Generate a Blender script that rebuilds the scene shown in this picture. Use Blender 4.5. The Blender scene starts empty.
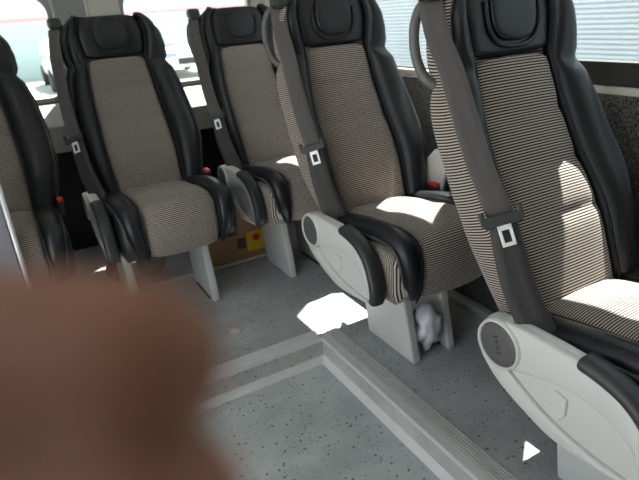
import bpy, bmesh, math, random
from mathutils import Vector, Matrix
random.seed(4)
scn = bpy.context.scene
COL = scn.collection
PI = math.pi

# ------------------------------------------------------------------ materials
def mat(name, col, rough=.6, metal=0., bump=0., bscale=200., spec=.5, var=0., vscale=8., coat=0., sheen=0.):
    m = bpy.data.materials.new(name); m.use_nodes = True
    nt = m.node_tree; b = nt.nodes['Principled BSDF']
    b.inputs['Base Color'].default_value = (*col, 1)
    b.inputs['Roughness'].default_value = rough
    b.inputs['Metallic'].default_value = metal
    b.inputs['Specular IOR Level'].default_value = spec
    b.inputs['Coat Weight'].default_value = coat
    b.inputs['Sheen Weight'].default_value = sheen
    tc = nt.nodes.new('ShaderNodeTexCoord')
    if var:
        n = nt.nodes.new('ShaderNodeTexNoise'); n.inputs['Scale'].default_value = vscale; n.inputs['Detail'].default_value = 5
        nt.links.new(tc.outputs['Object'], n.inputs['Vector'])
        r = nt.nodes.new('ShaderNodeMapRange')
        r.inputs['To Min'].default_value = 1-var; r.inputs['To Max'].default_value = 1+var
        nt.links.new(n.outputs['Fac'], r.inputs['Value'])
        v = nt.nodes.new('ShaderNodeVectorMath'); v.operation = 'SCALE'; v.inputs[0].default_value = col
        nt.links.new(r.outputs['Result'], v.inputs['Scale'])
        nt.links.new(v.outputs['Vector'], b.inputs['Base Color'])
    if bump:
        n = nt.nodes.new('ShaderNodeTexNoise'); n.inputs['Scale'].default_value = bscale; n.inputs['Detail'].default_value = 3
        nt.links.new(tc.outputs['Object'], n.inputs['Vector'])
        bp = nt.nodes.new('ShaderNodeBump'); bp.inputs['Strength'].default_value = bump; bp.inputs['Distance'].default_value = .002
        nt.links.new(n.outputs['Fac'], bp.inputs['Height']); nt.links.new(bp.outputs['Normal'], b.inputs['Normal'])
    return m

def stripe_mat(name, light, dark, period=.0040, duty=.5):
    m = bpy.data.materials.new(name); m.use_nodes = True
    nt = m.node_tree; b = nt.nodes['Principled BSDF']; L = nt.links.new
    b.inputs['Roughness'].default_value = .9; b.inputs['Specular IOR Level'].default_value = .15
    b.inputs['Sheen Weight'].default_value = .15
    uv = nt.nodes.new('ShaderNodeUVMap'); sp = nt.nodes.new('ShaderNodeSeparateXYZ'); L(uv.outputs['UV'], sp.inputs[0])
    nz = nt.nodes.new('ShaderNodeTexNoise'); nz.inputs['Scale'].default_value = 30; L(uv.outputs['UV'], nz.inputs['Vector'])
    ad = nt.nodes.new('ShaderNodeMath'); ad.operation = 'MULTIPLY_ADD'; ad.inputs[1].default_value = .0005
    L(nz.outputs['Fac'], ad.inputs[0]); L(sp.outputs['Y'], ad.inputs[2])
    mu = nt.nodes.new('ShaderNodeMath'); mu.operation = 'MULTIPLY'; mu.inputs[1].default_value = 2*PI/period; L(ad.outputs[0], mu.inputs[0])
    si = nt.nodes.new('ShaderNodeMath'); si.operation = 'SINE'; L(mu.outputs[0], si.inputs[0])
    mr = nt.nodes.new('ShaderNodeMapRange'); mr.interpolation_type = 'SMOOTHSTEP'
    c = 1-2*duty
    mr.inputs['From Min'].default_value = c-.32; mr.inputs['From Max'].default_value = c+.32; L(si.outputs[0], mr.inputs['Value'])
    mx = nt.nodes.new('ShaderNodeMix'); mx.data_type = 'RGBA'
    mx.inputs['A'].default_value = (*dark, 1); mx.inputs['B'].default_value = (*light, 1); L(mr.outputs['Result'], mx.inputs['Factor'])
    L(mx.outputs['Result'], b.inputs['Base Color'])
    bp = nt.nodes.new('ShaderNodeBump'); bp.inputs['Strength'].default_value = .35; bp.inputs['Distance'].default_value = .0008
    L(mr.outputs['Result'], bp.inputs['Height']); L(bp.outputs['Normal'], b.inputs['Normal'])
    return m

def floor_mat(name, base, dots=(.02, .022, .025), lights=(.5, .52, .52), dirt=.22, rough=.42):
    m = bpy.data.materials.new(name); m.use_nodes = True
    nt = m.node_tree; b = nt.nodes['Principled BSDF']; L = nt.links.new
    b.inputs['Roughness'].default_value = rough
    tc = nt.nodes.new('ShaderNodeTexCoord')
    n = nt.nodes.new('ShaderNodeTexNoise'); n.inputs['Scale'].default_value = 6; n.inputs['Detail'].default_value = 6; n.inputs['Roughness'].default_value = .65
    L(tc.outputs['Object'], n.inputs['Vector'])
    r = nt.nodes.new('ShaderNodeMapRange'); r.inputs['From Min'].default_value = .3; r.inputs['From Max'].default_value = .7
    r.inputs['To Min'].default_value = 1-dirt; r.inputs['To Max'].default_value = 1+dirt; L(n.outputs['Fac'], r.inputs['Value'])
    v = nt.nodes.new('ShaderNodeVectorMath'); v.operation = 'SCALE'; v.inputs[0].default_value = base; L(r.outputs['Result'], v.inputs['Scale'])
    last = v.outputs['Vector']
    for sc, rad, colr in ((55, .15, dots), (90, .14, dots), (75, .17, lights)):
        vo = nt.nodes.new('ShaderNodeTexVoronoi'); vo.inputs['Scale'].default_value = sc; L(tc.outputs['Object'], vo.inputs['Vector'])
        lt = nt.nodes.new('ShaderNodeMapRange'); lt.interpolation_type = 'SMOOTHSTEP'
        lt.inputs['From Min'].default_value = rad+.08; lt.inputs['From Max'].default_value = rad
        L(vo.outputs['Distance'], lt.inputs['Value'])
        se = nt.nodes.new('ShaderNodeSeparateColor'); L(vo.outputs['Color'], se.inputs[0])
        gt = nt.nodes.new('ShaderNodeMath'); gt.operation = 'GREATER_THAN'; gt.inputs[1].default_value = .45; L(se.outputs[0], gt.inputs[0])
        mu = nt.nodes.new('ShaderNodeMath'); mu.operation = 'MULTIPLY'; L(lt.outputs[0], mu.inputs[0]); L(gt.outputs[0], mu.inputs[1])
        m2 = nt.nodes.new('ShaderNodeMath'); m2.operation = 'MULTIPLY'; m2.inputs[1].default_value = .8 if colr is dots else .45; L(mu.outputs[0], m2.inputs[0])
        mx = nt.nodes.new('ShaderNodeMix'); mx.data_type = 'RGBA'; mx.inputs['B'].default_value = (*colr, 1)
        L(last, mx.inputs['A']); L(m2.outputs[0], mx.inputs['Factor']); last = mx.outputs['Result']
    L(last, b.inputs['Base Color'])
    return m

def carpet_mat():
    m = mat('carpet_grey', (.045, .047, .048), .95, spec=.1, bump=.9, bscale=350, sheen=.3)
    nt = m.node_tree; b = nt.nodes['Principled BSDF']; L = nt.links.new
    tc = nt.nodes.new('ShaderNodeTexCoord'); n = nt.nodes.new('ShaderNodeTexNoise'); n.inputs['Scale'].default_value = 230; n.inputs['Detail'].default_value = 4
    L(tc.outputs['Object'], n.inputs['Vector'])
    cr = nt.nodes.new('ShaderNodeValToRGB')
    cr.color_ramp.elements[0].position = .38; cr.color_ramp.elements[0].color = (.012, .013, .014, 1)
    cr.color_ramp.elements[1].position = .68; cr.color_ramp.elements[1].color = (.13, .135, .135, 1)
    L(n.outputs['Fac'], cr.inputs[0]); L(cr.outputs[0], b.inputs['Base Color'])
    return m

def glass_mat():
    m = bpy.data.materials.new('window_glass'); m.use_nodes = True
    nt = m.node_tree; nt.nodes.remove(nt.nodes['Principled BSDF']); L = nt.links.new
    out = nt.nodes['Material Output']
    t = nt.nodes.new('ShaderNodeBsdfTransparent'); t.inputs[0].default_value = (.93, .97, .96, 1)
    g = nt.nodes.new('ShaderNodeBsdfGlossy'); g.inputs['Roughness'].default_value = .02
    lw = nt.nodes.new('ShaderNodeLayerWeight'); pw = nt.nodes.new('ShaderNodeMath'); pw.operation = 'POWER'; pw.inputs[1].default_value = 4
    f = nt.nodes.new('ShaderNodeMath'); f.operation = 'MULTIPLY_ADD'; f.inputs[1].default_value = .5; f.inputs[2].default_value = .02
    L(lw.outputs['Facing'], pw.inputs[0]); L(pw.outputs[0], f.inputs[0])
    mx = nt.nodes.new('ShaderNodeMixShader'); L(f.outputs[0], mx.inputs[0]); L(t.outputs[0], mx.inputs[1]); L(g.outputs[0], mx.inputs[2])
    L(mx.outputs[0], out.inputs[0]); return m

def skin_mat():
    m = mat('skin', (.24, .10, .055), .6, bump=.15, bscale=900, var=.1, vscale=60)
    b = m.node_tree.nodes['Principled BSDF']
    b.inputs['Subsurface Weight'].default_value = .35
    b.inputs['Subsurface Radius'].default_value = (1, .3, .15); b.inputs['Subsurface Scale'].default_value = .006
    return m

LEATHER = mat('black_leather', (.009, .0105, .013), .33, bump=.25, bscale=420, spec=.42)
PIPING = mat('piping_cord', (.05, .052, .055), .4)
STITCH = mat('stitch_thread', (.16, .155, .15), .8)
STRIPE = stripe_mat('striped_fabric', (.46, .395, .35), (.012, .010, .010), duty=.47, period=.0060)
PLASTIC = mat('grey_plastic', (.57, .57, .54), .48, bump=.08, bscale=900)
PLASTIC2 = mat('mid_grey_plastic', (.42, .42, .40), .5, bump=.08, bscale=900)
DARKPL = mat('dark_plastic', (.035, .036, .038), .5, bump=.1, bscale=800)
CAPPL = mat('cap_plastic', (.085, .08, .082), .55, bump=.12, bscale=700)
CAPINK = mat('cap_mark', (.02, .02, .021), .6)
HANDLE = mat('handle_grey', (.10, .10, .098), .5)
RUBBER = mat('arm_pad_rubber', (.022, .025, .026), .42, bump=.12, bscale=600)
WEB = mat('belt_webbing', (.080, .072, .070), .75, bump=.3, bscale=500, sheen=.2)
WEB2 = mat('belt_webbing_dark', (.040, .037, .037), .7, bump=.3, bscale=400)  # darker tone for the belt below the tongue
CHROME = mat('tongue_chrome', (.95, .95, .96), .42, metal=.4)
RED = mat('red_button', (.65, .03, .03), .4)
STEEL = mat('black_steel', (.02, .021, .023), .5)
FLOOR = floor_mat('speckled_vinyl', (.38, .395, .398), lights=(.50, .51, .51))
RISER = floor_mat('riser_vinyl', (.50, .485, .45), dirt=.2, lights=(.4, .4, .38))
WELL = floor_mat('well_vinyl', (.44, .465, .46), dirt=.2)
ALU = mat('aluminium_trim', (.74, .74, .73), .4, metal=.3, var=.12, vscale=30)
SEAL = mat('pale_cove', (.68, .67, .64), .5, var=.12, vscale=25)
CARPET = carpet_mat()
CREAM = mat('cream_trim', (.62, .60, .55), .5)
WHITE = mat('ceiling_white', (.62, .62, .60), .6)
BLACKP = mat('black_panel', (.012, .012, .013), .7)
GREYP = mat('grey_post', (.30, .30, .30), .55)
GLASS = glass_mat()
WOOD = mat('plywood', (.40, .23, .12), .7, var=.25, vscale=14)
YELLOW = mat('sticker_yellow', (.80, .55, .03), .5)
BAG = mat('white_bag', (.74, .74, .78), .4, bump=1.0, bscale=60)
PAPER = mat('paper', (.62, .55, .45), .8)
RIB = mat('ribbed_white', (.46, .49, .53), .5)
MINT = mat('mint_wall', (.50, .60, .57), .8)
PINK = mat('pink_band', (.58, .36, .37), .8)
GROUND = mat('concrete', (.42, .42, .40), .9, var=.08, vscale=.6)
CARWHITE = mat('car_white', (.78, .8, .82), .3, coat=.5)
CARGLASS = mat('car_glass', (.18, .26, .34), .1)
TYRE = mat('tyre', (.03, .03, .03), .8)
SKIN = skin_mat()
NAIL = mat('nail', (.6, .38, .3), .3)
PART = mat('partition_grey', (.20, .20, .235), .45)

# ------------------------------------------------------------------ helpers
def link(name, me, m, parent=None, smooth=True, sub=0, bev=0., autos=False):
    if m is not None:
        me.materials.append(m)
    if smooth:
        for p in me.polygons: p.use_smooth = True
    o = bpy.data.objects.new(name, me); COL.objects.link(o)
    if parent is not None: o.parent = parent
    if bev:
        b = o.modifiers.new('bevel', 'BEVEL'); b.width = bev; b.segments = 2; b.limit_method = 'ANGLE'; b.angle_limit = math.radians(35)
    if sub:
        s = o.modifiers.new('subsurf', 'SUBSURF'); s.levels = sub; s.render_levels = sub
    return o

def finish(bm, name, m, parent=None, **k):
    bmesh.ops.remove_doubles(bm, verts=bm.verts, dist=1e-6)
    bmesh.ops.recalc_face_normals(bm, faces=bm.faces)
    me = bpy.data.meshes.new(name); bm.to_mesh(me); bm.free()
    return link(name, me, m, parent, **k)

def box(bm, x0, x1, y0, y1, z0, z1):
    v = [bm.verts.new((x, y, z)) for x in (x0, x1) for y in (y0, y1) for z in (z0, z1)]
    for f in ((0, 1, 3, 2), (4, 6, 7, 5), (0, 4, 5, 1), (2, 3, 7, 6), (0, 2, 6, 4), (1, 5, 7, 3)):
        bm.faces.new([v[i] for i in f])

def boxes(name, m, bl, parent=None, bev=.003, smooth=False):
    bm = bmesh.new()
    for b in bl: box(bm, *b)
    me = bpy.data.meshes.new(name); bmesh.ops.recalc_face_normals(bm, faces=bm.faces); bm.to_mesh(me); bm.free()
    return link(name, me, m, parent, smooth=smooth, bev=bev)

def loft(bm, rings, uvs=None, caps=True):
    """closed rings of equal length -> skin; uvs same layout"""
    ul = bm.loops.layers.uv.verify()
    vr = [[bm.verts.new(p) for p in r] for r in rings]
    n = len(rings[0])
    for i in range(len(rings)-1):
        for j in range(n):
            k = (j+1) % n
            f = bm.faces.new((vr[i][j], vr[i][k], vr[i+1][k], vr[i+1][j]))
            if uvs:
                for lp, (a, b) in zip(f.loops, ((i, j), (i, k), (i+1, k), (i+1, j))): lp[ul].uv = uvs[a][b]
    if caps:
        for i in (0, len(rings)-1):
            f = bm.faces.new(vr[i] if i else vr[i][::-1])
            if uvs:
                for lp, j in zip(f.loops, range(n) if i else range(n-1, -1, -1)): lp[ul].uv = uvs[i][j]

def tube(bm, pts, r, seg=8):
    pts = [Vector(p) for p in pts]
    rings = []; up = Vector((0.13, .31, 1)).normalized()
    for i, p in enumerate(pts):
        a = pts[max(i-1, 0)]; b = pts[min(i+1, len(pts)-1)]
        t = (b-a).normalized()
        s = t.cross(up)
        if s.length < .05: s = t.cross(Vector((1, 0, 0)))
        s.normalize(); w = s.cross(t).normalized()
        rr = r[i] if isinstance(r, (list, tuple)) else r
        rings.append([p+(s*math.cos(q)+w*math.sin(q))*rr for q in (2*PI*k/seg for k in range(seg))])
    loft(bm, rings)

def catmull(pts, n=6):
    pts = [Vector(p) for p in pts]; out = []
    for i in range(len(pts)-1):
        p0 = pts[max(i-1, 0)]; p1 = pts[i]; p2 = pts[i+1]; p3 = pts[min(i+2, len(pts)-1)]
        for k in range(n):
            t = k/n
            out.append(.5*((2*p1)+(p2-p0)*t+(2*p0-5*p1+4*p2-p3)*t*t+(3*p1-p0-3*p2+p3)*t**3))
    out.append(pts[-1]); return out

def prism_x(bm, poly, x0, x1):
    """polygon of (y,z) extruded along x"""
    a = [bm.verts.new((x0, y, z)) for y, z in poly]; b = [bm.verts.new((x1, y, z)) for y, z in poly]
    n = len(poly)
    bm.faces.new(a); bm.faces.new(b[::-1])
    for i in range(n):
        j = (i+1) % n
        bm.faces.new((a[i], b[i], b[j], a[j]))

def thing(name, label, cat, loc=(0, 0, 0), group=None, rotz=0):
    o = bpy.data.objects.new(name, None); COL.objects.link(o); o.location = loc; o.rotation_euler[2] = rotz
    o.empty_display_size = .1
    o['label'] = label; o['category'] = cat
    if group: o['group'] = group
    return o

def tag(o, label, cat, group=None):
    o['label'] = label; o['category'] = cat
    if group: o['group'] = group
    return o

def struct(o):
    o['kind'] = 'structure'; return o

# ------------------------------------------------------------------ the seat
# back: (z, y_front_centre, fabric half width, outer half width, bolster bulge)
BACK = [(.345, -.122, .124, .180, .008), (.41, -.100, .127, .203, .020), (.50, -.064, .132, .228, .032), (.57, -.034, .135, .243, .036),
        (.67, .030, .130, .242, .036), (.77, .080, .124, .228, .034), (.83, .102, .118, .210, .028), (.862, .114, .114, .188, .009),
        (.885, .123, .114, .199, .020), (.925, .130, .122, .199, .022), (.97, .138, .128, .190, .022), (1.015, .150, .120, .164, .016), (1.045, .166, .100, .128, .002)]
CUSH = [(.258, -.458), (.30, -.478), (.36, -.485), (.41, -.477), (.438, -.455), (.450, -.41), (.447, -.33), (.437, -.24), (.423, -.15), (.41, -.08), (.40, -.03)]

def curve_frames(zy):
    """list of (y,z,ny,nz,arc), outward normal = left of travel"""
    out = []; arc = 0
    for i, (z, y) in enumerate(zy):
        z0, y0 = zy[max(i-1, 0)]; z1, y1 = zy[min(i+1, len(zy)-1)]
        dy, dz = y1-y0, z1-z0; L = math.hypot(dy, dz)
        if i: arc += math.hypot(y-zy[i-1][1], z-zy[i-1][0])
        out.append((y, z, -dz/L, dy/L, arc))
    return out

def interp(tab, z, k):
    for a, b in zip(tab, tab[1:]):
        if z <= b[0] or b is tab[-1]:
            t = (z-a[0])/(b[0]-a[0]); return a[k]+(b[k]-a[k])*max(0, min(1, t))

def smooth_back(z):
    """catmull interpolation of the back table"""
    n = len(BACK)
    for i in range(n-1):
        if z <= BACK[i+1][0] or i == n-2:
            a, b = BACK[i], BACK[i+1]; t = max(0, min(1, (z-a[0])/(b[0]-a[0])))
            return [a[k]+(b[k]-a[k])*t for k in range(5)]

def P(fr, v, d):
    y, z, ny, nz, a = fr
    return (v, y-d*ny, z-d*nz)

def pad(name, frs, wf, dips, m, parent, thick=.03, crown=.006):
    rings, uvs = [], []
    NV = 9
    for i, fr in enumerate(frs):
        w = wf[i]; r, u = [], []
        for j in range(NV):
            s = -1+2*j/(NV-1)
            d = -crown*(1-s*s)+dips[i]+.006*abs(s)**6
            r.append(P(fr, s*w, d)); u.append((s*w, fr[4]))
        for j in range(NV-1, -1, -2):
            s = -1+2*j/(NV-1)
            r.append(P(fr, s*w, thick)); u.append((s*w, fr[4]))
        rings.append(r); uvs.append(u)
    bm = bmesh.new(); loft(bm, rings, uvs)
    return finish_keep(bm, name, m, parent, sub=1)

def finish_keep(bm, name, m, parent, **k):
    bmesh.ops.recalc_face_normals(bm, faces=bm.faces)
    me = bpy.data.meshes.new(name); bm.to_mesh(me); bm.free()
    return link(name, me, m, parent, **k)

def bolster(name, frs, wf, wo, bul, s, m, parent, back=.05):
    rings = []
    for fr, a, o, b in zip(frs, wf, wo, bul):
        w = o-a
        pr = [(a-.004, .014), (a+.004, .000), (a+.14*w, -.45*b-.003), (a+.42*w, -b), (a+.75*w, -.85*b), (o-.06*w, -.25*b), (o, .010), (o-.004, .026), (o-.3*w, back), (a+.1*w, back)]
        rings.append([P(fr, s*v, d) for v, d in pr])
    bm = bmesh.new(); loft(bm, rings)
    return finish_keep(bm, name, m, parent, sub=2)

def make_seat():
    root = thing('passenger_seat', '', 'seat')
    # ---- backrest
    zs = []
    for a, b in zip(BACK, BACK[1:]):
        zs += [a[0], (a[0]+b[0])/2]
    zs.append(BACK[-1][0])
    rows = [smooth_back(z) for z in zs]
    # smooth y of the midpoints with neighbours
    for i in range(1, len(rows)-1):
        if i % 2:
            y0, y1 = rows[i-1][1], rows[i+1][1]
            ym = rows[i-3][1] if i >= 3 else 2*y0-y1; yp = rows[i+3][1] if i+3 < len(rows) else 2*y1-y0
            rows[i][1] = (-ym+9*y0+9*y1-yp)/16
    fr = curve_frames([(r[0], r[1]) for r in rows])
    # pad of fabric with three cross seams
    zf = [.35, .41, .46, .52, .558, .571, .584, .62, .653, .666, .679, .72, .757, .770, .783, .82, .86, .888]
    def yat(z):
        for a, b in zip(rows, rows[1:]):
            if z <= b[0]: return a[1]+(b[1]-a[1])*(z-a[0])/(b[0]-a[0])
    ff = curve_frames([(z, yat(z)) for z in zf])
    dips = [.010 if abs(z-q) < .002 else 0 for z in zf for q in [min((.571, .666, .770), key=lambda t: abs(t-z))]]
    pad('backrest', ff, [smooth_back(z)[2] for z in zf], dips, STRIPE, root, .04)
    hd = [(f, r) for f, r in zip(fr, rows) if r[0] >= .884]
    rings = []
    for f, r in hd:
        w = r[2]; top = max(0, (r[0]-1.0)/.045)
        rr = [P(f, s*w, -.003*(1-s*s)+.010*top*top) for s in (-1, -.6, -.2, .2, .6, 1)] + [P(f, s*w, .05) for s in (1, .3, -.3, -1)]
        rings.append(rr)
    bm = bmesh.new(); loft(bm, rings); hr = finish_keep(bm, 'headrest', LEATHER, root, sub=2)
    # raised oval head pad, set into a rim
    def yz(z):
        y = yat(min(z, 1.044)); return y
    rings = []
    cz, hh, hw = .974, .062, .066
    for k, (sc, out) in enumerate(((1.0, -.006), (1.0, .005), (.93, .010), (.82, .012), (.55, .014), (.2, .015))):
        rg = []
        for q in range(28):
            th = 2*PI*q/28; c, s = math.cos(th), math.sin(th)
            e = .75
            x = hw*sc*math.copysign(abs(c)**e, c); z = cz+hh*sc*math.copysign(abs(s)**e, s)
            rg.append((x, yz(z)-out-.003, z))
        rings.append(rg)
    bm = bmesh.new(); loft(bm, rings); finish_keep(bm, 'head_pad', LEATHER, hr, sub=1)
    bm = bmesh.new(); pts = []
    for q in range(33):
        th = PI*(.94)+PI*1.12*q/32; c, s = math.cos(th), math.sin(th)
        x = (hw+.009)*math.copysign(abs(c)**.75, c); z = cz+(hh+.009)*math.copysign(abs(s)**.75, s)
        pts.append((x, yz(z)-.006, z))
    tube(bm, pts, .0045, 8); finish_keep(bm, 'pad_rim', LEATHER, hr)
    wf = [r[2] for r in rows]; wo = [r[3] for r in rows]; bu = [r[4] for r in rows]
    for s in (-1, 1):
        wo = [r[3] if s > 0 else r[2]+.62*(r[3]-r[2]) for r in rows]
        bl = bolster('back_bolster', fr, wf, wo, bu, s, LEATHER, root, .04)
        bm = bmesh.new(); tube(bm, catmull([P(f, s*(o+.001), .019 if s > 0 else .004-.2*b) for f, o, b in zip(fr, wo, bu)], 2), .0042, 6)
        finish_keep(bm, 'piping', PIPING, bl)
        bm = bmesh.new(); tube(bm, catmull([P(f, s*(o-.008), -.0002-.25*b) for f, o, b in zip(fr[2:-2], wo[2:-2], bu[2:-2])], 2), .0011, 5)
        finish_keep(bm, 'stitching', STITCH, bl)
        bm = bmesh.new(); tube(bm, catmull([P(f, s*(a+.001), -.001) for f, a in zip(fr[1:-2], wf[1:-2])], 2), .0032, 6)
        finish_keep(bm, 'inner_piping', LEATHER, bl)
    # side and back shell in striped fabric
    rings, uvs = [], []
    for f, r in zip(fr, rows):
        o = r[3]; t = max(0, min(1, (r[0]-.55)/.45)); side = .062-.016*t; bk = .080-.016*t
        oR = o; o = o-.026*max(0, min(1, (.82-r[0])/.12))
        oL = r[2]+.60*(oR-r[2]); b = r[4]; oL = min(oL, o-.012)
        pr = [(-oL+.004, .012), (-oL-.004, -.35*b), (-(oL+.55*(o-oL)), -.30*b), (-(o-.003), .006), (-(o+.002), side*.6), (-(o-.001), side*.9), (-(o-.02), side+.012), (-o*.55, bk), (0, bk+.008),
              (oR*.55, bk), (oR-.02, side+.012), (oR-.001, side*.9), (oR+.002, side*.6), (oR+.001, .026), (oR-.004, .018), (0, .03)]
        rings.append([P(f, v, d) for v, d in pr]); uvs.append([(v+d, f[4]-.25*max(0, d)) for v, d in pr])
    bm = bmesh.new(); loft(bm, rings, uvs); finish_keep(bm, 'backrest_shell', STRIPE, root, sub=1)
    # ---- cushion
    cz = CUSH
    cf = curve_frames(cz)
    pf = []
    for i, (a, b) in enumerate(zip(cz, cz[1:])):
        pf += [a, ((a[0]+b[0])/2, (a[1]+b[1])/2)]
    pf.append(cz[-1])
    pff = curve_frames(pf)
    cp = pad('cushion', pff, [.131]*len(pff), [.009 if abs(y+.24) < .002 else 0 for z, y in pf], STRIPE, root, .05, .010)
    cwf = [.129]*len(cf); cwo = [.148, .168, .182, .189, .193, .195, .197, .198, .198, .196, .190]
    cbu = [.004, .010, .016, .020, .022, .022, .020, .016, .012, .008, .004]
    for s in (-1, 1):
        bl = bolster('cushion_bolster', cf, cwf, cwo, cbu, s, LEATHER, root, .045)
        bm = bmesh.new(); tube(bm, catmull([P(f, s*(o+.001), .016) for f, o in zip(cf, cwo)], 3), .0045, 6)
        finish_keep(bm, 'piping', PIPING, bl)
        bm = bmesh.new(); tube(bm, catmull([P(f, s*.130, -.002) for f in cf], 3), .003, 6)
        finish_keep(bm, 'inner_piping', LEATHER, bl)
    # striped gusset around the cushion's sides
    rings, uvs = [], []
    for y, z0, z1, w in ((-.468, .292, .38, .180), (-.452, .268, .405, .199), (-.40, .270, .415, .205), (-.28, .280, .412, .205), (-.15, .280, .400, .203), (-.02, .285, .385, .190)):
        pr = [(-w*.97, z0), (-w, z0+.03), (-w, z1-.02), (-w*.96, z1), (w*.96, z1), (w, z1-.02), (w, z0+.03), (w*.97, z0)]
        rings.append([(x, y, z) for x, z in pr]); uvs.append([(z, y) for x, z in pr])
    bm = bmesh.new(); loft(bm, rings, uvs); finish_keep(bm, 'cushion_side', STRIPE, root)
    boxes('seat_pan', STEEL, [(-.17, .17, -.40, .0, .256, .287)], root, .006)
    # ---- legs: two plastic covered plates
    for s, m in ((-1, PLASTIC), (1, PLASTIC)):
        bm = bmesh.new()
        x0, x1 = (-.090, -.060) if s < 0 else (.048, .076)
        prism_x(bm, [(-.398, 0), (-.158, 0), (-.142, .12), (-.13, .256), (-.34, .256), (-.362, .15)], x0, x1)
        lg = finish(bm, 'leg', m, root, smooth=False, bev=.006)
        boxes('foot_plate', STEEL, [(x0-.006 if s > 0 else x0+.006, x1+.006 if s > 0 else x1+.012, -.36, -.20, .0, .008)], lg, .002)
    # ---- aisle side arm: shield, raised rim, pad and pivot cap
    X0 = -.213
    outline = [(p.y, p.z) for p in catmull([(0, -.057, .385), (0, -.068, .425), (0, -.105, .441), (0, -.17, .444), (0, -.24, .444), (0, -.30, .440), (0, -.35, .428), (0, -.392, .398),
               (0, -.418, .35), (0, -.428, .300), (0, -.410, .270), (0, -.37, .264), (0, -.30, .258), (0, -.24, .258), (0, -.19, .272), (0, -.14, .291), (0, -.10, .313), (0, -.064, .350)], 4)]
    bm = bmesh.new(); prism_x(bm, outline, -.240, X0)
    arm = finish(bm, 'armrest', PLASTIC, root, smooth=True, bev=.008)
    # upper band standing proud of the recess
    band_top = [(p.y, p.z) for p in catmull([(0, -.105, .441), (0, -.17, .444), (0, -.24, .444), (0, -.30, .440), (0, -.35, .428), (0, -.392, .398), (0, -.417, .35), (0, -.426, .305)], 5)]
    band_low = [(p.y, p.z) for p in catmull([(0, -.398, .300), (0, -.386, .335), (0, -.35, .362), (0, -.30, .376), (0, -.24, .374), (0, -.17, .355), (0, -.125, .343)], 5)]
    bm = bmesh.new(); prism_x(bm, band_top+band_low, -.250, -.230)
    finish(bm, 'arm_band', PLASTIC, arm, smooth=True, bev=.006)
    low = [(p.y, p.z) for p in catmull([(0, -.064, .345), (0, -.10, .312), (0, -.14, .290), (0, -.19, .271), (0, -.24, .257), (0, -.30, .257), (0, -.40, .266)], 4)] + \
          [(p.y, p.z) for p in catmull([(0, -.40, .274), (0, -.33, .276), (0, -.27, .284), (0, -.21, .302), (0, -.16, .326), (0, -.12, .350)], 4)]
    bm = bmesh.new(); prism_x(bm, low, -.249, -.230); finish(bm, 'lower_rim', PLASTIC, arm, smooth=True, bev=.005)
    bm = bmesh.new(); prism_x(bm, [(-.215, .322), (-.250, .300), (-.262, .318), (-.262, .352), (-.235, .358)], -.2445, -.235); finish(bm, 'release_tab', PLASTIC, arm, smooth=False, bev=.003)
    padc = catmull([(0, -.275, .447), (0, -.315, .442), (0, -.362, .427), (0, -.402, .395), (0, -.426, .345), (0, -.434, .300), (0, -.426, .270)], 5)
    rings = []
    for i, p in enumerate(padc):
        a = padc[max(i-1, 0)]; b = padc[min(i+1, len(padc)-1)]; t = (b-a).normalized(); n = Vector((0, t.z, -t.y))
        if n.z < 0 and i < 8: n = -n
        if i >= 8 and n.y > 0: n = -n
        e = 1 if 0 < i < len(padc)-1 else .6
        rings.append([(x, p.y+n.y*o*e, p.z+n.z*o*e) for x, o in ((-.252, -.022), (-.255, -.008), (-.252, .003), (-.242, .008), (-.222, .008), (-.212, .004), (-.210, -.008), (-.212, -.020))])
    bm = bmesh.new(); loft(bm, rings); finish_keep(bm, 'arm_pad', RUBBER, arm, sub=1)
    cy, czz = -.112, .389
    def disc(prof, name, m, par):
        rings = [[(x, cy+r*math.cos(2*PI*q/36), czz+r*math.sin(2*PI*q/36)) for q in range(36)] for x, r in prof]
        bm = bmesh.new(); loft(bm, rings); return finish_keep(bm, name, m, par)
    disc([(-.22, .053), (-.248, .053), (-.256, .0505), (-.257, .047), (-.252, .0455), (-.236, .045)], 'cap_ring', PLASTIC, arm)
    cap = disc([(-.238, .045), (-.252, .0448), (-.255, .042), (-.2557, .030), (-.256, .010), (-.256, .001)], 'pivot_cap', CAPPL, arm)
    # worn lettering running down the cap
    cu = bpy.data.curves.new('t', 'FONT'); cu.body = 'SEGE'; cu.size = .013; cu.extrude = .0004; cu.align_x = 'CENTER'; cu.align_y = 'CENTER'; cu.space_character = 1.5
    to = bpy.data.objects.new('t', cu); COL.objects.link(to); bpy.context.view_layer.update()
    me = bpy.data.meshes.new_from_object(to.evaluated_get(bpy.context.evaluated_depsgraph_get())); bpy.data.objects.remove(to)
    # text x axis -> down along the cap, text y axis -> forward; faces -x
    M = Matrix(((0, 0, -1, -.2563), (-.35, -.937, 0, cy), (-.937, .35, 0, czz), (0, 0, 0, 1)))
    if M.to_3x3().determinant() < 0:
        M = Matrix(((0, 0, -1, -.2563), (-.35, .937, 0, cy), (-.937, -.35, 0, czz), (0, 0, 0, 1)))
    me.transform(M)
    me.materials.clear(); link('cap_lettering', me, CAPINK, cap, smooth=False)
    # ---- plate on the wall side, buckles, handle
    bk = boxes('buckle', DARKPL, [(.205, .226, -.150, -.098, .385, .436)], root, .005)
    boxes('release_button', RED, [(.206, .225, -.146, -.104, .434, .445)], bk, .003)
    bm = bmesh.new()
    tube(bm, catmull([(-.13, .195, 1.005), (-.185, .186, 1.0), (-.206, .190, .972), (-.212, .190, .93), (-.210, .180, .885), (-.200, .158, .850), (-.170, .140, .835)], 6), .0105, 10)
    finish_keep(bm, 'grab_handle', HANDLE, root)
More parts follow.
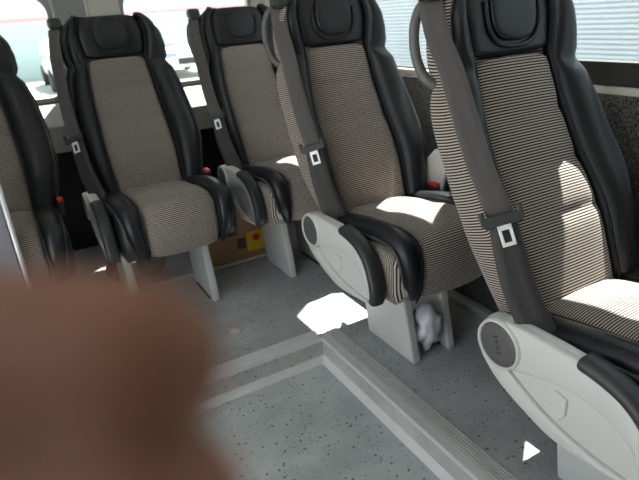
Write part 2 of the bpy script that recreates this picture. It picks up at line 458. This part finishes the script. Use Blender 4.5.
    # ---- seat belt
    path = catmull([(-.194, .165, 1.002), (-.211, .118, .934), (-.221, .066, .872), (-.231, -.010, .742), (-.233, -.051, .682), (-.230, -.090, .618)], 5)
    def webbing(path, wid, name, par, th=.002, wd=(.80, -.60, .05), m=None):
        rings = []
        for i, p in enumerate(path):
            t = (path[min(i+1, len(path)-1)]-path[max(i-1, 0)]).normalized(); w = Vector(wd); w = (w-t*w.dot(t)).normalized(); n = t.cross(w)
            h = wid[i]/2 if isinstance(wid, list) else wid/2
            rings.append([p+w*h*a+n*b for a, b in ((-1, 0), (-.9, th), (-.35, th*1.1), (0, th*.6), (.35, th*1.1), (.9, th), (1, 0), (.9, -th), (0, -th), (-.9, -th))])
        bm = bmesh.new(); loft(bm, rings); return finish_keep(bm, name, m or WEB, par)
    belt = webbing(path, .047, 'seat_belt', root)
    low = catmull([(-.231, -.084, .628), (-.227, -.118, .530), (-.214, -.150, .455), (-.206, -.168, .425), (-.200, -.17, .39)], 5)
    webbing(low, [.050+.012*math.sin(PI*i/(len(low)-1)) for i in range(len(low))], 'belt_tail', belt, .004, m=WEB2)
    boxes('belt_guide', DARKPL, [(-.212, -.165, .140, .195, 1.000, 1.040)], root, .012)
    # tongue: dark bar plus chrome loop, aligned with the belt
    bm = bmesh.new(); c = Vector((-.235, -.086, .632)); w = Vector((.80, -.60, .30)).normalized(); t = Vector((-.02, -.40, -.91)).normalized(); t = (t-w*t.dot(w)).normalized(); n = w.cross(t).normalized()
    if n.y > 0: n = -n
    def bx(bm, c, a, b, d, ha, hb, hd):
        v = [bm.verts.new(c+a*sa*ha+b*sb*hb+d*sd*hd) for sa in (-1, 1) for sb in (-1, 1) for sd in (-1, 1)]
        for f in ((0, 1, 3, 2), (4, 6, 7, 5), (0, 4, 5, 1), (2, 3, 7, 6), (0, 2, 6, 4), (1, 5, 7, 3)): bm.faces.new([v[i] for i in f])
    bx(bm, c+n*.004, w, t, n, .035, .010, .006)
    for q in (-1, 1): bx(bm, c+n*.004+w*q*.033-t*.008, w, t, n, .005, .014, .006)
    tg = finish(bm, 'belt_tongue', DARKPL, belt, smooth=False, bev=.003)
    bm = bmesh.new(); c2 = c+n*.006+t*.027
    for a, b, ha, hb in ((-.0095, 0, .0028, .020), (.0095, 0, .0028, .020), (0, .018, .0120, .0035), (0, -.014, .0120, .006)):
        bx(bm, c2+w*a+t*b, w, t, n, ha, hb, .0018)
    finish(bm, 'metal_latch', CHROME, belt, smooth=False, bev=.0008)
    return root

def dup(root, loc, label):
    r = root.copy(); COL.objects.link(r); r.location = loc; r['label'] = label
    for ch in list(root.children):
        c = ch.copy(); COL.objects.link(c); c.parent = r; c.matrix_parent_inverse = ch.matrix_parent_inverse
        for g in list(ch.children):
            d = g.copy(); COL.objects.link(d); d.parent = c
    return r

seat = make_seat()
seat['group'] = 'striped passenger seats of the minibus'
seat.location = (.95, .734, 0); seat['label'] = 'nearest striped seat at the right with sunlight across its cushion'
sc_ = dup(seat, (.95, 1.48, 0), 'middle striped seat right of the step well, white bag between its legs')
sb_ = dup(seat, (.945, 2.225, 0), 'back row seat nearest the window, partly hidden by the middle seat')
sa_ = dup(seat, (.41, 2.225, 0), 'back row seat in front of the rear window post, its whole front showing')
se_ = dup(seat, (-.14, 2.225, 0), 'leftmost back row seat, mostly cut off by the left picture edge')
for c in sc_.children:                      # this backrest is set a little more upright
    if c.name.split('.')[0] in ('backrest', 'headrest', 'back_bolster', 'backrest_shell', 'grab_handle', 'seat_belt', 'belt_guide'):
        pv = Vector((0, -.10, .39)); c.matrix_local = Matrix.Translation(pv) @ Matrix.Rotation(math.radians(2.5), 4, 'X') @ Matrix.Translation(-pv)
bpy.context.view_layer.update()
for c in sc_.children:
    if c.name.startswith(('seat_belt', 'belt_guide')): c.location.x += .02
for r_ in (sa_, sb_, se_):                  # the back row is leather on the aisle side
    for c in r_.children:
        if c.name.startswith('backrest_shell') or (c.name.startswith('cushion_side') and r_ is not sb_):
            c.material_slots[0].link = 'OBJECT'; c.material_slots[0].material = LEATHER
def shift_legs(r, dl, dr):
    for c in r.children:
        if c.name.startswith('leg'): c.location.x += dl if c.data.vertices[0].co.x < 0 else dr
shift_legs(sa_, -.11, .036); shift_legs(sb_, -.03, -.01)
bm = bmesh.new(); prism_x(bm, [(-.075, .40), (-.080, .520), (-.118, .556), (-.165, .560), (-.172, .500), (-.150, .40)], .222, .236)
finish(bm, 'recliner_cover', PLASTIC, sc_, smooth=False, bev=.004)


# ------------------------------------------------------------------ floor and step well
CX, CY = .716, 1.378
struct(boxes('floor', FLOOR, [(CX, 1.30, -1.6, CY, -.10, 0), (-.85, 1.30, CY, 2.80, -.10, 0)], bev=0))
struct(boxes('floor_step_well', WELL, [(-1.1, CX, -1.6, CY, -.14, -.09)], bev=0))
struct(boxes('trim_riser', RISER, [(CX-.004, CX, -1.6, CY-.004, -.09, -.004), (-.85, CX, CY-.004, CY, -.09, -.004)], bev=0))
# ribbed aluminium nosing along the well
bm = bmesh.new()
box(bm, CX-.006, CX+.022, -1.6, CY+.052, -.012, .003)
for k in range(5):
    x = CX+.024+k*.0085; box(bm, x, x+.0052, -1.6, CY+.05, .0005, .0045)
tr = struct(finish(bm, 'trim_right', ALU, smooth=False))
boxes('rib_bed', STEEL, [(CX+.022, CX+.064, -1.599, CY+.051, 0, .0012)], tr, 0)
bm = bmesh.new()
box(bm, -.85, CX, CY-.006, CY+.020, -.012, .003)
box(bm, -.85, CX, CY+.020, CY+.050, 0, .0018)
for k in range(2):
    y = CY+.026+k*.013; box(bm, -.85, CX, y, y+.008, .001, .0040)
struct(finish(bm, 'trim_rear', ALU, smooth=False))
bm = bmesh.new()
def cove(bm, a, b, inward):
    a, b, i = Vector(a), Vector(b), Vector(inward)
    pr = [(0, 0), (.014, 0), (.011, .005), (.005, .014), (0, .024)]
    loft(bm, [[p+i*u+Vector((0, 0, h)) for u, h in pr] for p in (a, b)])
cove(bm, (CX-.004, -1.6, -.09), (CX-.004, CY-.004, -.09), (-1, 0, 0))
struct(finish(bm, 'trim_cove_right', SEAL, smooth=False))
bm = bmesh.new(); cove(bm, (-.85, CY-.004, -.09), (CX-.004, CY-.004, -.09), (0, -1, 0))
struct(finish(bm, 'trim_cove_rear', SEAL, smooth=False))
struct(boxes('trim_floor_strip', SEAL, [(-.4, .90, 2.098, 2.112, 0, .010)], bev=.002))

struct(boxes('baseboard_right', PLASTIC2, [(1.205, 1.243, -1.6, 2.7, 0, .028)], bev=.006))

# ------------------------------------------------------------------ body shell
WX = 1.245; SILL = .785; WTOP = 1.43; ROOF = 1.78
YR = 2.75
# right wall: carpeted below the sill, posts, upper panel
struct(boxes('wall_right', CARPET, [(WX, WX+.07, -1.6, YR, -.10, SILL-.02)], bev=.008))
struct(boxes('trim_sill', CREAM, [(WX+.012, WX+.085, -1.6, YR, SILL-.022, SILL)], bev=.003))
wr = struct(boxes('wall_right_upper', CREAM, [(WX-.02, WX+.07, -1.6, YR, WTOP, ROOF)], bev=.01))
posts = ((-1.6, -1.45), (1.02, 1.33), (2.02, 2.08), (2.34, YR))
for k, (a, b) in enumerate(posts):
    struct(boxes('trim_post', CREAM, [(WX, WX+.07, a, b, SILL, WTOP)], bev=.008))
for k, (a, b) in enumerate(((-1.45, 1.02), (1.33, 2.02), (2.08, 2.34))):
    w = struct(boxes('window_%d' % (k+1), DARKPL, [(WX+.03, WX+.055, a, a+.012, SILL, WTOP), (WX+.03, WX+.055, b-.012, b, SILL, WTOP), (WX+.03, WX+.055, a, b, WTOP-.012, WTOP), (WX+.03, WX+.055, a, b, SILL, SILL+.006)], bev=.002))
    boxes('window_pane', GLASS, [(WX+.040, WX+.044, a+.012, b-.012, SILL+.006, WTOP-.012)], w, 0)
struct(boxes('trim_window_rail', BLACKP, [(WX-.004, WX+.03, -1.45, 1.02, SILL+.002, .842)], bev=.004))

struct(boxes('added_sun_block', CREAM, [(WX+.008, WX+.014, 1.585, 1.76, 1.06, WTOP), (WX+.004, WX+.018, 1.58, 1.765, 1.045, 1.062)], bev=.002))  # added unseen panel, keeps direct sun off the middle seat's backrest

# rear wall: two door windows with rounded corners, cream ledge below, black lower lining
RX0, RX1 = -.85, 1.315
ZB, ZT = .705, 1.15
struct(boxes('wall_rear', BLACKP, [(RX0, RX1, YR, YR+.05, -.1, ZB)], bev=0))
struct(boxes('wall_rear_header', CREAM, [(RX0, RX1, YR, YR+.05, ZT, ROOF)], bev=0))
struct(boxes('trim_rear_post', GREYP, [(.256, .392, YR-.03, YR+.05, ZB, ZT)], bev=.012))
struct(boxes('trim_rear_pillar', CREAM, [(.400, .535, YR-.03, YR+.05, ZB, ZT)], bev=.012))
struct(boxes('trim_rear_corner', CREAM, [(1.17, RX1, YR, YR+.05, ZB, ZT), (RX0, -.76, YR, YR+.05, ZB, ZT)], bev=.01))
bm = bmesh.new(); prism_x(bm, [(YR, ZB-.004), (YR-.022, ZB-.016), (YR-.10, ZB-.095), (YR-.10, .505), (YR-.085, .495), (YR, .495)], RX0, WX)
ledge = struct(finish(bm, 'trim_rear_ledge', CREAM, smooth=False, bev=.004))
boxes('door_latch', DARKPL, [(.235, .36, YR-.125, YR-.10, .545, .600)], ledge, .006)
def round_window(name, x0, x1, z0, z1, r):
    N = 8; inner, outer = [], []
    i0 = .018
    for cx, cz, a0 in ((x1-i0-r, z1-i0-r, 0), (x0+i0+r, z1-i0-r, 90), (x0+i0+r, z0+i0+r, 180), (x1-i0-r, z0+i0+r, 270)):
        for k in range(N+1):
            a = math.radians(a0+90*k/N); inner.append((cx+r*math.cos(a), cz+r*math.sin(a)))
            dx, dz = math.cos(a), math.sin(a); s = 1/max(abs(dx), abs(dz))
            outer.append((min(max(cx+dx*s*(r+i0), x0), x1), min(max(cz+dz*s*(r+i0), z0), z1)))
    bm = bmesh.new(); n = len(inner)
    rg = [[bm.verts.new((x, y, z)) for x, z in lp] for lp, y in ((outer, YR-.006), (inner, YR-.002), (inner, YR+.03), (outer, YR+.03))]
    for a in range(4):
        A, B = rg[a], rg[(a+1) % 4]
        for j in range(n):
            k = (j+1) % n
            try: bm.faces.new((A[j], A[k], B[k], B[j]))
            except ValueError: pass
    w = struct(finish(bm, name, GREYP, smooth=False))
    boxes('window_pane', GLASS, [(x0+.004, x1-.004, YR+.012, YR+.016, z0+.004, z1-.004)], w, 0)
round_window('window_4', -.76, .256, ZB, ZT, .07)
round_window('window_5', .535, 1.17, ZB, ZT, .07)
struct(boxes('ceiling', WHITE, [(-.9, 1.34, -1.6, YR+.05, ROOF, ROOF+.05)], bev=0))
# left side: rear quarter wall closed to darken back row, doorway open beside the step
struct(boxes('wall_left', CARPET, [(-.92, -.85, 1.5, YR, -.10, .75)], bev=.008))
struct(boxes('wall_left_upper', CREAM, [(-.92, -.85, 1.5, YR, .752, ROOF)], bev=.008))

struct(boxes('wall_front', CARPET, [(-.92, 1.315, -1.65, -1.60, -.10, ROOF)], bev=0))
struct(boxes('wall_left_front', CREAM, [(-.92, -.85, -1.6, -.35, -.10, ROOF)], bev=0))
# grey partition beside the left back seat, bright edge tube
pt = thing('partition_panel', 'grey partition with bright metal edge at the left picture edge', 'partition', (-.08, 1.71, 0))
boxes('panel', PART, [(-.50, -.008, -.006, .012, .0, .80)], pt, .003)
bm = bmesh.new(); tube(bm, [(0, 0, 0), (0, 0, .79)], .007, 10); finish_keep(bm, 'edge_tube', ALU, pt)

# ------------------------------------------------------------------ loose things
wp = thing('wooden_panel', 'brown plywood board standing behind the back row legs', 'board', (.70, 2.13, 0))
boxes('board', WOOD, [(-.19, .26, -.008, .010, 0, .235)], wp, .002)
st = boxes('sticker', YELLOW, [(.064, .150, -.0095, -.008, .035, .125)], wp, 0)
st['label'] = 'yellow sticker with red dot'
bm = bmesh.new(); loft(bm, [[(.108+r*math.cos(2*PI*q/20), y, .094+r*math.sin(2*PI*q/20)) for q in range(20)] for y, r in ((-.0095, .018), (-.0105, .018))]); finish_keep(bm, 'red_dot', RED, st, smooth=False)
boxes('dark_label', mat('label_brown', (.08, .035, .03), .6), [(.018, .056, -.0095, -.008, .055, .105)], wp, 0)

def blob(name, m, c, rad, seed, rough=.25, par=None, sub=1):
    rnd = random.Random(seed); bm = bmesh.new(); bmesh.ops.create_icosphere(bm, subdivisions=3, radius=1)
    from mathutils import noise
    for v in bm.verts:
        k = 1+rough*noise.noise(v.co*2.3+Vector((seed, 0, 0)))+rough*.6*abs(noise.noise(v.co*6+Vector((0, seed, 0))))
        v.co = Vector((v.co.x*rad[0]*k, v.co.y*rad[1]*k, max(-.92, v.co.z)*rad[2]*k))
    zm = min(v.co.z for v in bm.verts)
    for v in bm.verts: v.co.z -= zm
    o = finish_keep(bm, name, m, par, sub=sub); o.location = c; return o
tag(blob('plastic_bag', BAG, (.944, 1.124, 0), (.041, .041, .066), 3, .58, sub=0), 'crumpled white plastic bag on the floor between the middle seat\'s legs', 'bag')
tag(blob('pale_bundle', mat('bundle_pale', (.42, .39, .34), .7), (.365, 2.24, 0), (.062, .05, .07), 7, .12), 'pale rounded bundle on the floor under the back row', 'bundle')
tag(blob('dark_bag', BLACKP, (.225, 2.26, 0), (.042, .05, .05), 11, .2), 'small dark bag beside the pale bundle under the back row', 'bag')
def scrap(name, loc, pts, m, label):
    bm = bmesh.new()
    loft(bm, [[(x, y, z+.002*math.sin(x*300)+.0015) for x, y in pts] for z in (0, .0012)])
    o = finish_keep(bm, name, m, None, smooth=False); o.location = loc; return tag(o, label, 'litter')
scrap('paper_scrap', (.482, 1.583, 0), [(-.020, -.006), (-.004, -.014), (.014, -.010), (.018, .006), (.004, .016), (-.012, .012)], PAPER, 'small torn beige scrap on the raised floor near the back row')

# ------------------------------------------------------------------ outside
struct(boxes('ground_yard', GROUND, [(-40, 40, -30, 60, -.80, -.65)], bev=0))
bm = bmesh.new()
prof = []
z = -.65
while z < 3.6:
    prof += [(4.50, z), (4.482, z+.010), (4.482, z+.030), (4.50, z+.0401)]; z += .0405
a = [bm.verts.new((x, -6, z)) for x, z in prof]; b = [bm.verts.new((x, 9, z)) for x, z in prof]
for i in range(len(prof)-1): bm.faces.new((a[i], a[i+1], b[i+1], b[i]))
c = [bm.verts.new((4.7, y, zz)) for y, zz in ((-6, -.65), (9, -.65), (9, prof[-1][1]), (-6, prof[-1][1]))]
bm.faces.new(c); bm.faces.new((a[-1], b[-1], c[2], c[3]))
me = bpy.data.meshes.new('wall_outside_right'); bmesh.ops.recalc_face_normals(bm, faces=bm.faces); bm.to_mesh(me); bm.free()
struct(link('wall_outside_right', me, RIB, smooth=False))
wm = struct(boxes('wall_outside_rear', MINT, [(-30, 4.0, 24, 24.4, -.65, 5.5), (4.0, 30, 24, 24.4, -.65, 5.5)], bev=0))
boxes('painted_band', PINK, [(-30, 30, 23.985, 24, 1.32, 1.46)], wm, 0)

def car(loc, label, h=1.45):
    r = thing('parked_car', label, 'car', loc, 'white cars parked behind the bus')
    bm = bmesh.new()
    rings = []
    for y, zb, zt, w in ((-2.1, .42, .78, .72), (-2.05, .28, .86, .82), (-1.2, .24, .98, .88), (0, .24, 1.0, .90), (1.2, .24, 1.0, .88), (2.0, .28, .98, .82), (2.1, .42, .9, .72)):
        rings.append([(-w, y, zb), (-w, y, (zb+zt)/2), (-w*.94, y, zt), (w*.94, y, zt), (w, y, (zb+zt)/2), (w, y, zb)])
    loft(bm, rings); finish_keep(bm, 'body', CARWHITE, r, sub=1)
    bm = bmesh.new(); rings = []
    for z, y0, y1, w in ((.96, -1.1, 1.75, .84), (1.2, -.75, 1.6, .77), (h-.04, -.40, 1.35, .66), (h, -.2, 1.1, .58)):
        rings.append([(-w, y0, z), (w, y0, z), (w, y1, z), (-w, y1, z)])
    loft(bm, rings); finish_keep(bm, 'cabin', CARWHITE, r, smooth=False, bev=.06)
    bm = bmesh.new(); v = [bm.verts.new(p) for p in ((-.74, -1.04, 1.0), (.74, -1.04, 1.0), (.60, -.50, h-.10), (-.60, -.50, h-.10))]; bm.faces.new(v)
    v2 = [bm.verts.new(Vector(p.co)+Vector((0, -.03, .01))) for p in v]; bm.faces.new(v2)
    for i in range(4): bm.faces.new((v[i], v[(i+1) % 4], v2[(i+1) % 4], v2[i]))
    finish(bm, 'windscreen', CARGLASS, r, smooth=False)
    boxes('grille', TYRE, [(-.45, .45, -2.13, -2.05, .42, .60)], r, .01)
    for s in (-1, 1):
        boxes('headlight', CARGLASS, [(s*.62-.15, s*.62+.15, -2.09, -2.0, .64, .78)], r, .02)
        for y in (-1.35, 1.35):
            bm = bmesh.new(); loft(bm, [[(x, y+rr*math.cos(2*PI*q/20), .31+rr*math.sin(2*PI*q/20)) for q in range(20)] for x, rr in ((s*.70, .30), (s*.72, .31), (s*.88, .31), (s*.90, .28))])
            finish_keep(bm, 'wheel', TYRE, r, smooth=False)
    return r
car((2.1, 19.2, -.65), 'white car seen through the left rear window beside the grey post', 1.42)
car((5.2, 19.2, -.65), 'white car seen through the rear window between two back row seats', 1.62)

# ------------------------------------------------------------------ the hand in front of the lens
J = dict(fore=(-0.3569, -0.1721, 0.8595), mid=(-0.2499, -0.0929, 0.9132), wrist=(-0.1536, -0.0249, 0.9571), palm=(-0.1215, 0.0104, 0.9639), imcp=(-0.0869, 0.0499, 0.972), ipip=(-0.0415, 0.0771, 0.9712), idip=(-0.0148, 0.0634, 0.9692), itip=(0.0045, 0.0492, 0.969), mmcp=(-0.0922, 0.047, 0.9548), mpip=(-0.0433, 0.0765, 0.9525), mdip=(-0.0159, 0.0596, 0.954), mtip=(0.0022, 0.0435, 0.9558), rmcp=(-0.0975, 0.0399, 0.939), rpip=(-0.0498, 0.0717, 0.9352), rdip=(-0.0237, 0.0564, 0.9371), rtip=(-0.007, 0.0409, 0.9388), pmcp=(-0.1029, 0.0321, 0.9267), ppip=(-0.0651, 0.0588, 0.9218), pdip=(-0.0445, 0.0498, 0.9258), ptip=(-0.0287, 0.0366, 0.9287), tcmc=(-0.1284, -0.009, 0.9722), tmcp=(-0.1109, -0.0226, 0.9992), tip_=(-0.0805, -0.0262, 1.0151), ttip=(-0.0512, -0.0278, 1.0187))
hand = thing('hand', 'blurred fingertips of a hand close to the lens at lower left', 'hand', J['wrist'])
base = Vector(J['wrist'])
bm = bmesh.new()
def limb(names, rads, cap=True):
    pts = catmull([Vector(J[k])-base for k in names], 6)
    n = len(pts); m = len(names)-1; rr = []
    for i in range(n):
        t = i/(n-1)*m; k = min(int(t), m-1); rr.append(rads[k]+(rads[k+1]-rads[k])*(t-k))
    d = (pts[-1]-pts[-2]).normalized()
    P2, R2 = list(pts), list(rr)
    if cap:
        for q in (.35, .62, .82, .94, .995):
            P2.append(pts[-1]+d*rads[-1]*q); R2.append(rads[-1]*math.sqrt(max(0, 1-q*q)))
    tube(bm, P2, R2, 32)
for f, rs in (('i', (.0165, .0120, .0106, .0100, .0090)), ('m', (.0165, .0120, .0102, .0098, .0094)), ('r', (.0160, .0112, .0096, .0090, .0082)), ('p', (.0155, .0100, .0082, .0078, .0070))):
    limb(('palm', f+'mcp', f+'pip', f+'dip', f+'tip'), rs)
limb(('tcmc', 'tmcp', 'tip_', 'ttip'), (.0165, .0125, .0108, .0088))
limb(('wrist', 'palm'), (.023, .021)); limb(('wrist', 'tcmc'), (.021, .018)); limb(('imcp', 'mmcp', 'rmcp', 'pmcp'), (.0125, .0128, .0125, .0115))
limb(('palm', 'wrist', 'mid', 'fore'), (.022, .0245, .031, .037))
ho = finish_keep(bm, 'hand_skin', SKIN, hand)
rm = ho.modifiers.new('remesh', 'REMESH'); rm.mode = 'VOXEL'; rm.voxel_size = .0013; rm.use_smooth_shade = True
sm = ho.modifiers.new('smooth', 'SMOOTH'); sm.iterations = 6; sm.factor = .5
for f in 'imrp':
    tip, dip = Vector(J[f+'tip']), Vector(J[f+'dip']); t = (tip-dip).normalized(); n = Vector((.43, .81, -.39)); n = (n-t*n.dot(t)).normalized(); w = t.cross(n)
    c = tip+n*{'i': .0087, 'm': .0094, 'r': .0082, 'p': .0070}[f]*.93-base; bm = bmesh.new()
    loft(bm, [[c+n*h+(w*math.cos(2*PI*q/16)*.0052+t*math.sin(2*PI*q/16)*.0062)*k for q in range(16)] for h, k in ((-.001, 1), (.0004, .97), (.0012, .6), (.0014, .1))])
    finish_keep(bm, 'fingernail', NAIL, hand)

# ------------------------------------------------------------------ light
sun = bpy.data.lights.new('sun', 'SUN'); sun.energy = 48; sun.angle = math.radians(.55); sun.color = (1, .95, .87)
so = bpy.data.objects.new('sun', sun); COL.objects.link(so)
tosun = Vector((.42, .33, 1)).normalized()
so.rotation_euler = tosun.to_track_quat('Z', 'Y').to_euler(); so.location = (6, 4, 14)
w = bpy.data.worlds.new('sky'); scn.world = w; w.use_nodes = True
bg = w.node_tree.nodes['Background']; bg.inputs[0].default_value = (.80, .90, 1.0, 1); bg.inputs[1].default_value = 2.6

# ------------------------------------------------------------------ camera
cam = bpy.data.cameras.new('camera'); co = bpy.data.objects.new('camera', cam); COL.objects.link(co)
R = Matrix(((0.86740323, -0.2471468, 0.4318913), (-0.49275131, -0.30567009, 0.81471587), (-0.06933817, -0.91950218, -0.38692114)))
X, Y, Z = R.col[0], -R.col[1], -R.col[2]
M = Matrix((X, Y, Z)).transposed().to_4x4(); M.translation = (0, 0, 1)
co.matrix_world = M
cam.sensor_width = 36; cam.sensor_fit = 'HORIZONTAL'; cam.lens = 547.42/639*36; cam.clip_start = .004; cam.clip_end = 200
cam.dof.use_dof = True; cam.dof.focus_distance = 1.05; cam.dof.aperture_fstop = 6.2
scn.camera = co
scn.view_settings.view_transform = 'Standard'; scn.view_settings.look = 'None'; scn.view_settings.gamma = 1
scn.view_settings.exposure = -.50
